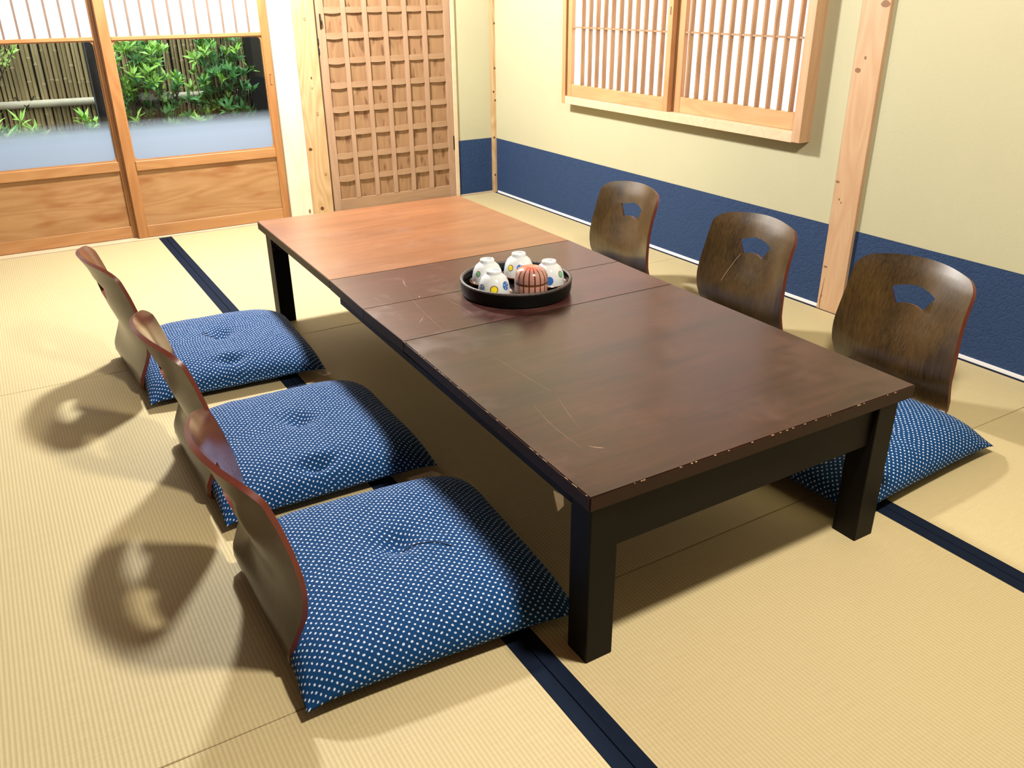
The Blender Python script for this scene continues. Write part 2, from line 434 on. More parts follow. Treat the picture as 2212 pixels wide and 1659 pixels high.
fl = empty('floor', (0.6, 1.8, 0), kind='structure')
box('underfloor', (XL - T, XW + T, YF - T, YB + T, -0.12, -0.03), M['soil'], fl)
xs = [XL + 0.003, -0.298, 0.613, 1.53, XW - 0.004]
ys = [YF, 1.05, 2.66, YB - 0.02]
for i in range(4):
    for j in range(3):
        x0, x1, y0, y1 = xs[i], xs[i + 1], ys[j], ys[j + 1]
        g = 0.0008
        mat = empty('tatami_mat', ((x0 + x1) / 2, (y0 + y1) / 2, 0), parent=fl)
        mat.location -= fl.location
        bw = 0.029
        rb = bw if i < 3 else 0.013
        bm = bmesh.new(); c = wloc(mat)
        add_box(bm, x0 + g + bw - 0.002, x1 - g - rb + 0.002, y0 + g, y1 - g, -0.03, 0.0, off=c, bevel=0.0012)
        obj('rush_facing', bm, M['tatami'], mat)
        for a, b in ((x0 + g, x0 + g + bw), (x1 - g - rb, x1 - g)):
            bm = bmesh.new(); add_box(bm, a, b, y0 + g, y1 - g, -0.03, 0.0010, off=c, bevel=0.0009)
            obj('cloth_border', bm, M['border'], mat)

# corner post and posts
cp = struct('trim_1', (2.436, XW + 0.001, YB - 0.030, YB, -0.01, ZC), M['knotpost'], 0.001)
for x, z in ((2.448, 0.901), (2.438, 0.553), (2.447, 0.675), (2.438, 0.308), (2.44, 0.10), (2.447, 0.508)):
    flat_knot('knot', (x, YB - 0.030, z), 'y', 0.005, 0.006, cp, M['knot'])
rp = struct('trim_2', (XW - 0.014, XW + 0.002, 1.803, 1.906, 0.0, ZC), M['pinkpost'], 0.0012)
for y, z, a, b in ((1.885, 0.815, .012, .008), (1.864, 0.853, .004, .006), (1.897, 0.457, .008, .004), (1.88, 0.40, .003, .004), (1.87, 0.39, .002, .004), (1.893, 0.158, .008, .004), (1.892, 0.05, .003, .004), (1.822, 1.01, .016, .01)):
    flat_knot('knot', (XW - 0.014, y, z), 'x', a, b, rp, M['knotl'])
crk = obj('drying_crack', (lambda bm: (add_tube(bm, [(0, 0, 0), (0, .002, .03), (0, .0, .06), (0, -.004, .12)], [.0008, .0015, .0012, .0004], 5), bm)[1])(bmesh.new()), M['knot'], rp)
crk.location = Vector((XW - 0.014, 1.893, 0.0)) - wloc(rp)
p1 = struct('trim_3', (1.240, 1.3545, YB - 0.016, YB + T, -0.01, 1.74), M['palepost'], 0.003)
flat_knot('knot', (1.335, YB - 0.016, 0.03), 'y', .006, .012, p1, M['knotl'], 0.0003)
p2 = struct('trim_4', (1.3555, 1.467, YB - 0.012, YB + T, -0.01, 1.74), M['knotpost'], 0.003)
for x, z, a, b, mt in ((1.414, .942, .005, .008, 'knotl'), (1.418, .678, .0035, .007, 'knot'), (1.417, .63, .004, .006, 'knotl'), (1.431, .507, .007, .009, 'knotl'), (1.375, .34, .009, .008, 'knot'), (1.442, .208, .007, .008, 'knotl'), (1.404, .036, .010, .010, 'knot')):
    flat_knot('knot', (x, YB - 0.012, z), 'y', a, b, p2, M[mt])
    if mt == 'knotl': flat_knot('knot_heart', (x, YB - 0.0127, z), 'y', a * .5, b * .5, p2, M['knotpost'])

# threshold and lintel of the sliding doors
struct('trim_5', (XL, 1.240, YB - 0.014, YB + 0.10, -0.02, 0.004), M['sillw'], 0.001)
struct('trim_6', (XL, 1.240, YB - 0.02, YB + 0.10, 1.70, 1.76), M['aged_x'], 0.001)

# ------------------------------------------------------------------ sliding doors
def rounded_pane_frame(x0, x1, z0, z1, r, y0, y1, off, seg=6):
    """thin inner moulding whose opening has rounded corners"""
    bm = bmesh.new()
    outer, inner = [], []
    e = 0.008
    cs = [(x1 - r, z1 - r, 0), (x0 + r, z1 - r, 1), (x0 + r, z0 + r, 2), (x1 - r, z0 + r, 3)]
    for cx, cz, q in cs:
        for k in range(seg + 1):
            a = (q + k / seg) * PI / 2
            inner.append((cx + r * math.cos(a), cz + r * math.sin(a)))
            ox = x1 + e if q in (0, 3) else x0 - e; oz = z1 + e if q in (0, 1) else z0 - e
            t = k / seg
            # outer ring is a plain rectangle
            if q == 0: p = (ox, cz + (oz - cz) * min(1, 2 * t)) if t < .5 else (ox + (cx - ox) * (2 * t - 1), oz)
            if q == 1: p = (cx + (ox - cx) * min(1, 2 * t), oz) if t < .5 else (ox, oz + (cz - oz) * (2 * t - 1))
            if q == 2: p = (ox, cz + (oz - cz) * min(1, 2 * t)) if t < .5 else (ox + (cx - ox) * (2 * t - 1), oz)
            if q == 3: p = (cx + (ox - cx) * min(1, 2 * t), oz) if t < .5 else (ox, oz + (cz - oz) * (2 * t - 1))
            outer.append(p)
    n = len(inner); V = {}
    for nm, ring in (('o', outer), ('i', inner)):
        for yy in (y0, y1): V[nm, yy] = [bm.verts.new((x - off[0], yy - off[1], z - off[2])) for x, z in ring]
    for k in range(n):
        k2 = (k + 1) % n
        bm.faces.new((V['o', y0][k], V['o', y0][k2], V['i', y0][k2], V['i', y0][k]))
        bm.faces.new((V['o', y1][k], V['o', y1][k2], V['i', y1][k2], V['i', y1][k]))
        bm.faces.new((V['i', y0][k], V['i', y0][k2], V['i', y1][k2], V['i', y1][k]))
        bm.faces.new((V['o', y0][k], V['o', y0][k2], V['o', y1][k2], V['o', y1][k]))
    return bm

def sliding_door(name, xa, xb, y, sl, sr, muntins, recess=False, frosty=True):
    d = empty(name, ((xa + xb) / 2, y, 0.004), kind='structure')
    th = 0.028
    y0, y1 = y, y + th
    box('stile', (xa, xa + sl, y0, y1, 0.004, 1.70), M['aged_z'], d, 0.0015)
    rs = box('stile', (xb - sr, xb, y0, y1, 0.004, 1.70), M['aged_z'], d, 0.0015)
    a, b = xa + sl, xb - sr
    box('bottom_rail', (a, b, y0 + .002, y1 - .002, 0.006, 0.060), M['aged_x'], d, 0.001)
    box('lower_board', (a - .004, b + .004, y0 + .010, y1 - .008, 0.058, 0.320), M['burl'], d)
    box('middle_rail', (a, b, y0 - .004, y1 - .002, 0.317, 0.362), M['aged_x'], d, 0.003)
    box('glass_top_rail', (a, b, y0 - .001, y1 - .002, 0.876, 0.892), M['aged_x'], d, 0.002)
    box('top_rail', (a, b, y0 + .002, y1 - .002, 1.655, 1.70), M['aged_x'], d, 0.001)
    # glass with moulding
    c = wloc(d)
    obj('glass_moulding', rounded_pane_frame(a + .004, b - .004, .367, .872, .02, y0 + .008, y1 - .006, c), M['aged_x'], d)
    bm = bmesh.new(); add_box(bm, a - .003, b + .003, y0 + .013, y0 + .016, .360, .880, off=c)
    obj('glass_pane', bm, M['glass'], d)
    box('shoji_paper', (a - .003, b + .003, y0 + .018, y0 + .0195, .885, 1.66), M['shoji'], d)
    for x in muntins:
        box('muntin', (x - .0042, x + .0042, y0 + .006, y0 + .018, .890, 1.658), M['old_muntin'], d)
    for z in (1.15, 1.40):
        box('muntin', (a, b, y0 + .009, y0 + .018, z - .003, z + .003), M['lattice_x'], d)
    if recess:
        box('finger_pull', (xb - .021, xb - .011, y0 - .0006, y0 + .004, .655, .705), M['knot'], d)
        box('finger_pull_inlay', (xb - .0185, xb - .011, y0 - .001, y0 + .004, .659, .701), M['aged_z'], d)
    return d
mn2 = [.575 + .0576 * k for k in range(11)]
mn1 = [.4325 - .0576 * k for k in range(13)]
sliding_door('door_2', .502, 1.238, YB + .002, .045, .036, mn2, recess=True)
sliding_door('door_1', -.255, .503, YB + .036, .045, .0225, mn1)
mn0 = [-.27 - .0576 * k for k in range(14)]
sliding_door('door_4', -1.205, -.225, YB + .002, .045, .045, mn0)

# ------------------------------------------------------------------ lattice door
d3 = empty('door_3', (1.836, YB - .004, 0.0), kind='structure')
yd = YB - .004
box('stile', (1.476, 1.516, yd, yd + .03, .003, 1.70), M['lattice'], d3, .0012)
box('stile', (2.162, 2.196, yd, yd + .03, .003, 1.70), M['lattice'], d3, .0012)
box('bottom_rail', (1.516, 2.162, yd + .001, yd + .03, .003, .066), M['lattice_x'], d3, .0012)
box('top_rail', (1.516, 2.162, yd + .001, yd + .03, 1.64, 1.70), M['lattice_x'], d3, .0012)
vb = [(1.603, 1.627), (1.714, 1.738), (1.821, 1.845), (1.929, 1.952), (2.037, 2.062)]
for a, b in vb: box('upright_slat', (a, b, yd, yd + .016, .066, 1.64), M['lattice'], d3, .001)
edges = [1.516] + [v for ab in vb for v in ab] + [2.162]
cells = [(edges[2 * i], edges[2 * i + 1]) for i in range(6)]
rows = [.066] + [.159 + .1155 * k for k in range(13)] + [1.64]
for ci, (a, b) in enumerate(cells):
    for k in range(13):
        z = .159 + .1155 * k
        # short cross slat, bowed outwards and drooping a little at its lower edge
        bm = bmesh.new(); n = 6; sag = .004 if ci == 0 else .0016
        R = []
        for i in range(n + 1):
            t = i / n; x = a + (b - a) * t; s = math.sin(PI * t)
            R.append([bm.verts.new((x - wloc(d3).x, yy, zz)) for yy, zz in ((.004 - .002 * s, z - sag * s), (.004 - .002 * s, z + .026), (.02, z + .026), (.02, z))])
        for i in range(n):
            for q in range(4): bm.faces.new((R[i][q], R[i][(q + 1) % 4], R[i + 1][(q + 1) % 4], R[i + 1][q]))
        bm.faces.new(R[0]); bm.faces.new(R[-1])
        obj('cross_slat', bm, M['lattice_x'], d3)
    for k in range(len(rows) - 1):
        z0 = rows[k] + (.012 if k else 0); z1 = rows[k + 1] + .012
        box('back_board', (a - .005, b + .005, yd + .0145 + random.uniform(0, .001), yd + .024, z0, z1 - .0008), M['lattice_board'], d3)
box('door_knob_plate', (1.490, 1.498, yd - .0015, yd, .895, .965), M['brass'], d3, .0004)
kn = bmesh.new(); add_tube(kn, [(0, -.001, -.024), (0, -.014, -.014), (0, -.017, 0), (0, -.014, .014), (0, -.001, .024)], .0028, 8)
k_ = obj('pull_handle', kn, M['brass'], d3, smooth=True); k_.location = Vector((1.494, yd, .93)) - wloc(d3)
for z in (.80, .845):
    box('lock_plate', (1.468, 1.4745, yd - .006, yd + .01, z - .012, z + .012), M['black'], d3)
for z in (.30, 1.45): box('hinge', (2.191, 2.198, yd - .003, yd + .01, z - .04, z + .035), M['brass'], d3, .001)
j = struct('trim_7', (2.198, 2.2195, YB - .012, YB + .05, -.01, 1.74), M['sillw'], .001)
struct('trim_8', (1.4675, 2.221, YB - .012, YB + .05, 1.702, 1.738), M['sillw'], .001)
box('door_backing', (1.4675, 2.1975, YB + .04, YB + .06, -.03, 1.702), M['black'], wb)

# ------------------------------------------------------------------ wall window with shoji sashes
wn = empty('window_1', (2.42, 2.78, .6), kind='structure')
xf = 2.400
box('sill', (xf, XW + .05, 2.085, 3.485, .565, .600), M['sillw'], wn, .001)
box('frame_side', (xf - .001, XW + .05, 2.049, 2.0848, .567, 1.55), M['pinkpost'], wn, .0012)
box('frame_side', (xf - .001, XW + .05, 3.4852, 3.512, .566, 1.55), M['hinoki'], wn, .0012)
box('frame_head', (xf, XW + .05, 2.085, 3.485, 1.51, 1.55), M['hinoki_y'], wn, .001)
def sash(y0, y1, x, st0, st1, bars, zr):
    s = empty('shoji_sash', (x, (y0 + y1) / 2, .6), parent=wn); s.location -= wn.location
    box('stile', (x, x + .024, y0, y0 + st0, .6005, 1.509), M['hinoki'], s, .001)
    box('stile', (x, x + .024, y1 - st1, y1, .6005, 1.509), M['hinoki'], s, .001)
    box('bottom_rail', (x + .001, x + .023, y0 + st0, y1 - st1, .6005, zr), M['hinoki_y'], s, .001)
    box('top_rail', (x + .001, x + .023, y0 + st0, y1 - st1, 1.47, 1.509), M['hinoki_y'], s, .001)
    box('shoji_paper', (x + .019, x + .0205, y0 + .01, y1 - .01, .63, 1.48), M['shoji'], s)
    for b in bars: box('muntin', (x + .001, x + .019, b - .0042, b + .0042, zr, 1.47), M['muntin'], s)
    for z in (.903, 1.19): box('muntin', (x + .0025, x + .012, y0 + st0, y1 - st1, z - .0035, z + .0035), M['lattice_x'], s)
    return s
s1 = sash(2.757, 3.478, 2.407, .030, .032, [3.370 - .0548 * k for k in range(11)], .655)
s2 = sash(2.086, 2.762, 2.434, .028, .050, [2.684 - .0540 * k for k in range(11)], .660)
lp = box('finger_pull', (2.4064, 2.409, 2.768, 2.773, .965, .995), M['knot'], wn)
# red thread mark and torn spot on the paper
bm = bmesh.new(); add_tube(bm, [(0, 0, 0), (0, -.006, .012), (0, -.009, .026)], .0005, 4)
th_ = obj('pink_thread', bm, plain('pink_thread', srgb(236, 170, 170), .8), wn); th_.location = Vector((2.4255, 3.232, .752)) - wloc(wn)
box('light_stop_board', (XW + .10, XW + .115, 2.0, 3.56, .55, 1.56), M['black'], wr)  # unseen board added to stop sky light leaking between the sashes
# outside of that window: nothing else is built; paper is opaque

# ------------------------------------------------------------------ garden outside the doors
gd = struct('trim_9', (-2.2, 3.2, YB + .12, 6.4, -.45, -.30), M['soil'])
struct('trim_10', (-2.2, 3.2, YB + .12, YB + .42, -.30, -.02), M['black'])
fe = empty('bamboo_fence', (.6, 5.32, -.3), label='tall fence of close-set upright bamboo poles outside the glass doors', cat='fence')
def pole_mesh(seed):
    random.seed(seed)
    bm = bmesh.new(); z = 0; pts = []; rs = []; r0 = .0102
    nodes = []; zz = random.uniform(.05, .25)
    while zz < 1.75: nodes.append(zz); zz += random.uniform(.19, .30)
    pts.append((0, 0, 0)); rs.append(r0)
    for q in nodes:
        for dz, k in ((-.006, 1.0), (0, 1.28), (.004, .90), (.008, 1.0)): pts.append((0, 0, q + dz)); rs.append(r0 * k)
    pts.append((0, 0, 1.8)); rs.append(r0)
    add_tube(bm, pts, rs, 8, True)
    me = bpy.data.meshes.new('bamboo_pole'); bm.to_mesh(me); bm.free(); me.materials.append(M['bamboo']); me.shade_smooth()
    return me
pm = [pole_mesh(s) for s in range(9)]
random.seed(11)
x = -1.30
while x < 2.40:
    o = bpy.data.objects.new('bamboo_pole', random.choice(pm)); COL.objects.link(o); o.parent = fe
    o.location = Vector((x, 5.32 + random.uniform(-.003, .003), -.3)) - fe.location
    o.rotation_euler = (0, random.uniform(-.006, .006), random.uniform(0, 6)); s = random.uniform(.85, 1.08); o.scale = (s, s, 1)
    x += .0212 * random.uniform(.97, 1.08)
box('backing_board', (-1.4, 2.5, 5.345, 5.36, -.3, 1.45), M['black'], fe)
bm = bmesh.new()
add_tube(bm, [(-1.4, 5.283, .545), (-.4, 5.283, .540), (.3, 5.283, .537), (1.1, 5.283, .532), (2.4, 5.283, .53)], [.021, .021, .020, .0195, .019], 14)
for v in bm.verts: v.co -= fe.location
obj('bamboo_rail', bm, M['bamboo_rail'], fe, smooth=True)
for kx in (-.55, .205, .95, 1.7):
    bm = bmesh.new()
    for sgn in (-1, 1):
        add_tube(bm, [(kx + sgn * .045, 5.30, .575), (kx + sgn * .02, 5.268, .545), (kx, 5.262, .527), (kx - sgn * .01, 5.275, .510)], .0035, 5)
    for v in bm.verts: v.co -= fe.location
    obj('rope_lashing', bm, M['rope'], fe)
bp_ = box('black_post', (.478, .534, 4.68, 4.73, -.30, 1.9), M['black'], None, .002)
tag(bp_, 'black square timber post standing just outside the glass doors', 'post')
dw = box('dark_board_wall', (1.30, 2.6, 4.95, 5.0, -.30, 1.9), M['black'], None)
tag(dw, 'dark board screen behind the shrubs at the right end of the garden', 'screen')

def leaf(bm, p, d, up, L, W, mi=0):
    d = d.normalized(); s = d.cross(up)
    if s.length < 1e-3: s = d.orthogonal()
    s.normalize(); n = s.cross(d)
    a = bm.verts.new(p); m1 = bm.verts.new(p + d * L * .5 + s * W * .5 + n * L * .02); m2 = bm.verts.new(p + d * L * .5 - s * W * .5 + n * L * .02)
    c = bm.verts.new(p + d * L * .52 - n * L * .03); e = bm.verts.new(p + d * L - n * L * .12)
    for f in ((a, m1, c), (a, c, m2), (m1, e, c), (c, e, m2)): bm.faces.new(f).material_index = mi
def shrub(name, base, tips, L, W, nl, mats, label, cat='shrub', group=None, spread=1.0):
    r = empty(name, base, label=label, cat=cat, group=group)
    bs = bmesh.new(); bf = bmesh.new(); B = Vector(base)
    for (x, y, z, mi) in tips:
        P = Vector((x, y, z)) - B
        mid = P * .5 + Vector((random.uniform(-.03, .03), random.uniform(-.03, .03), .03))
        add_tube(bs, [(random.uniform(-.015, .015), random.uniform(-.015, .015), 0), mid, P], [.004, .003, .0015], 5, False)
        ax = (P - mid).normalized() + Vector((random.uniform(-.4, .4), random.uniform(-.9, .1), random.uniform(-.1, .4)))
        ax.normalize(); o1 = ax.orthogonal().normalized(); o2 = ax.cross(o1); ph = random.uniform(0, 6)
        for k in range(nl):
            a = ph + k * 2.4
            tilt = random.uniform(.35, 1.1) * spread
            d = ax * math.cos(tilt) + (o1 * math.cos(a) + o2 * math.sin(a)) * math.sin(tilt)
            leaf(bf, P - ax * random.uniform(0, .03), d, ax, L * random.uniform(.7, 1.15), W * random.uniform(.8, 1.2), mi)
    obj('stems', bs, M['twig'], r)
    f = obj('foliage', bf, mats, r, smooth='keep'); f['kind'] = 'stuff'
    return r
def cloud(n, c, s, mi=(0, 1)):
    out = []
    for _ in range(n):
        v = Vector((random.gauss(0, .5), random.gauss(0, .5), random.gauss(0, .5)))
        if v.length > 1: v.normalize()
        out.append((c[0] + v.x * s[0], c[1] + v.y * s[1], max(c[2] + v.z * s[2], -.1), random.choice(mi)))
    return out
random.seed(5)
GL = [M['leaf_a'], M['leaf_b'], M['leaf_c']]
shrub('azalea_shrub', (.76, 4.94, -.3), cloud(150, (.755, 4.94, .62), (.22, .13, .30), (0, 0, 1)) + cloud(70, (.80, 4.86, .40), (.24, .08, .16), (1, 1, 0)), .060, .018, 9, GL,
      'bright green leafy shrub behind the glass, nearest the middle stile of the doors')
shrub('azalea_shrub', (1.18, 5.02, -.3), cloud(160, (1.18, 5.02, .56), (.18, .13, .32), (1, 1, 0)) + cloud(60, (1.18, 4.92, .38), (.17, .08, .14), (1, 1, 1)), .060, .019, 9, GL,
      'deeper green leafy shrub behind the glass beside the pale post')
shrub('bamboo_grass', (-.02, 4.98, -.3), cloud(46, (.00, 4.96, .40), (.24, .09, .12), (1, 2, 0)), .085, .014, 6, GL,
      'clump of narrow-leaved bamboo grass below the fence rail at the far left', 'plant', spread=1.2)
shrub('overhanging_tree', (-.45, 5.2, -.3), cloud(70, (.00, 5.18, .84), (.25, .06, .12), (2, 2, 0)), .04, .016, 8, GL,
      'pale green branch tips hanging before the upper fence at the far left', 'tree', spread=1.2)
shrub('young_sprout', (.47, 4.98, -.3), cloud(7, (.47, 4.96, .42), (.05, .04, .09), (0, 0, 2)), .07, .02, 7, GL,
      'bright yellow-green young sprout against the black post', 'plant')
shrub('small_sprout', (.325, 5.0, -.3), [(.325, 4.98, .40, 0), (.335, 4.99, .38, 0), (.31, 4.99, .37, 2)], .055, .018, 6, GL,
      'small isolated sprout peeking over the frosted band, left of the black post', 'plant')

# ------------------------------------------------------------------ table
random.seed(3)
TZ = .3415
tb = empty('low_table', (1.09, 1.9, 0), label='long low dark-brown wooden table with scratched top and extension leaves', cat='table')
L_ = [(.670, .885), (.695, 1.635), (.6985, 1.883), (.709, 2.152), (.727, 2.918)]
R_ = [(1.458, .877), (1.473, 1.623), (1.480, 1.863), (1.492, 2.128), (1.501, 2.894)]
def slab(name, a, b, c, d, z0, z1, mats, parent, bevel=.0022, gap=.0005):
    bm = bmesh.new(); off = wloc(parent)
    A, B, C_, D = [Vector((p[0], p[1], 0)) for p in (a, b, c, d)]
    g = (D - A).normalized() * gap
    A, B, C_, D = A + g, B + g, C_ - g, D - g
    lo = [bm.verts.new((p.x - off.x, p.y - off.y, z0 - off.z)) for p in (A, B, C_, D)]
    hi = [bm.verts.new((p.x - off.x, p.y - off.y, z1 - off.z)) for p in (A, B, C_, D)]
    bm.faces.new(lo); bm.faces.new(hi)
    for k in range(4): bm.faces.new((lo[k], lo[(k + 1) % 4], hi[(k + 1) % 4], hi[k]))
    bmesh.ops.bevel(bm, geom=list(bm.edges), offset=bevel if bevel else .001, segments=2, affect='EDGES')
    bmesh.ops.recalc_face_normals(bm, faces=bm.faces)
    for f in bm.faces: f.material_index = 0 if f.normal.z > .8 else 1
    return obj(name, bm, mats, parent, smooth=25)
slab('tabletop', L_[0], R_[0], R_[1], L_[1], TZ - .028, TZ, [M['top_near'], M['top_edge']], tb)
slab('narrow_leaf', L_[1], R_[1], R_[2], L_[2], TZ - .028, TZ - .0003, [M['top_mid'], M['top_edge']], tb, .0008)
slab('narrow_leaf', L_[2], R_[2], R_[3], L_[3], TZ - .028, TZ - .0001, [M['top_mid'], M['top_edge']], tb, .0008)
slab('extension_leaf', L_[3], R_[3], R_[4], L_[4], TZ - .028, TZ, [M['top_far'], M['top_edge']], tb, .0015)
for b in ((.676, .732, .889, .945, 0, TZ - .028), (1.3635, 1.4195, .882, .940, 0, TZ - .028), (.736, .790, 2.806, 2.866, 0, TZ - .028), (1.424, 1.478, 2.790, 2.846, 0, TZ - .028)):
    box('leg', b, M['dark'], tb, .0015)
box('apron', (.733, 1.3625, .893, .913, .226, TZ - .0285), M['dark'], tb, .001)
bm = bmesh.new()
def quadbar(bm, p0, p1, wd, z0, z1, off):
    d = (Vector(p1) - Vector(p0)).normalized(); n = Vector((-d.y, d.x)) * wd
    ps = [Vector(p0), Vector(p1), Vector(p1) + n, Vector(p0) + n]
    lo = [bm.verts.new((p.x - off.x, p.y - off.y, z0)) for p in ps]; hi = [bm.verts.new((p.x - off.x, p.y - off.y, z1)) for p in ps]
    bm.faces.new(lo); bm.faces.new(hi)
    for k in range(4): bm.faces.new((lo[k], lo[(k + 1) % 4], hi[(k + 1) % 4], hi[k]))
quadbar(bm, (.6765, .946), (.7055, 2.068), -.018, TZ - .043, TZ - .0285, wloc(tb))
obj('side_rail', bm, M['dark'], tb)
bm = bmesh.new(); quadbar(bm, (1.4525, .941), (1.485, 2.05), .018, TZ - .043, TZ - .0285, wloc(tb)); obj('side_rail', bm, M['dark'], tb)
box('far_rail', (.795, 1.42, 2.82, 2.84, .27, TZ - .0285), M['dark'], tb, .001)
# perforated folding bracket at the far left leg
bm = bmesh.new()
for i in range(4):
    for k in range(4):
        if (i + k) % 2: continue
        add_box(bm, .739 + i * .009, .745 + i * .009, 2.8045, 2.806, .262 + k * .011, .269 + k * .011, off=wloc(tb))
obj('leg_bracket', bm, M['brass'], tb)
# chips along the near edge and hairline scratches (worn-through varnish, slightly proud flakes)
def fleck(p, q, wd, mat, name):
    bm = bmesh.new(); n = 8; off = wloc(tb); pv = None
    P, Q = Vector((*p, TZ)), Vector((*q, TZ)); s = (Q - P).normalized().cross(Vector((0, 0, 1)))
    bow = (Q - P).length * random.uniform(-.04, .04)
    for i in range(n + 1):
        t = i / n; c = P.lerp(Q, t) + s * bow * math.sin(PI * t); ww = wd * math.sin(PI * (.1 + .8 * t)) * random.uniform(.6, 1.2)
        a = [bm.verts.new(c + s * ww - off + Vector((0, 0, .00025))), bm.verts.new(c - s * ww - off + Vector((0, 0, .00025)))]
        if pv: bm.faces.new((pv[0], a[0], a[1], pv[1]))
        pv = a
    for v in bm.verts: pass
    return obj(name, bm, mat, tb)
for p, q, wd in (((.904, 1.846), (.91, 1.681), .0008), ((1.150, 1.625), (1.117, 1.568), .0008), ((.825, 1.449), (.832, 1.239), .0005), ((.832, 1.22), (.790, 1.08), .0004),
                 ((.770, 1.206), (.752, 1.02), .0005), ((.84, 1.93), (.80, 1.62), .0004), ((.756, 1.95), (.758, 1.90), .0008), ((.86, 1.90), (.855, 1.885), .0014), ((.88, 2.04), (.862, 1.98), .0012),
                 ((.80, 2.33), (.801, 2.30), .0014), ((1.12, 2.25), (1.13, 2.245), .0018), ((.955, 2.52), (.958, 2.512), .002), ((1.05, 2.60), (1.055, 2.596), .002), ((.80, 1.75), (.775, 1.72), .0012), ((.90, 1.55), (.93, 1.54), .0008), ((1.22, 1.42), (1.24, 1.41), .001), ((.765, 1.02), (.785, 1.0), .002)):
    fleck(p, q, wd, M['scratch'], 'scratch')
bm = bmesh.new(); random.seed(9)
for _ in range(26):
    t = random.random() ** .7 if random.random() < .8 else random.random(); t = .08 + .84 * t
    x = .670 + (1.458 - .670) * t; y = .885 - .008 * t; l = random.uniform(.001, .006)
    add_box(bm, x, x + l, y - .0003, y + random.uniform(.0004, .0014), TZ - .0016, TZ - .0001, off=wloc(tb))
for _ in range(22):
    t = random.random(); x = .670 + .025 * t; y = .885 + .75 * t; l = random.uniform(.003, .014)
    add_box(bm, x - .0002, x + .0008, y, y + l, TZ - .0012, TZ - .0002, off=wloc(tb))
f = obj('edge_chips', bm, M['chip'], tb); f['kind'] = 'stuff'
bm = bmesh.new(); off = wloc(tb)
vs = [bm.verts.new(Vector(p) - off) for p in ((.680, .972, .296), (.677, .998, .294), (.679, .994, .274), (.675, .980, .262), (.680, .970, .278))]
bm.faces.new(vs); obj('torn_label', bm, M['paper_tag'], tb)

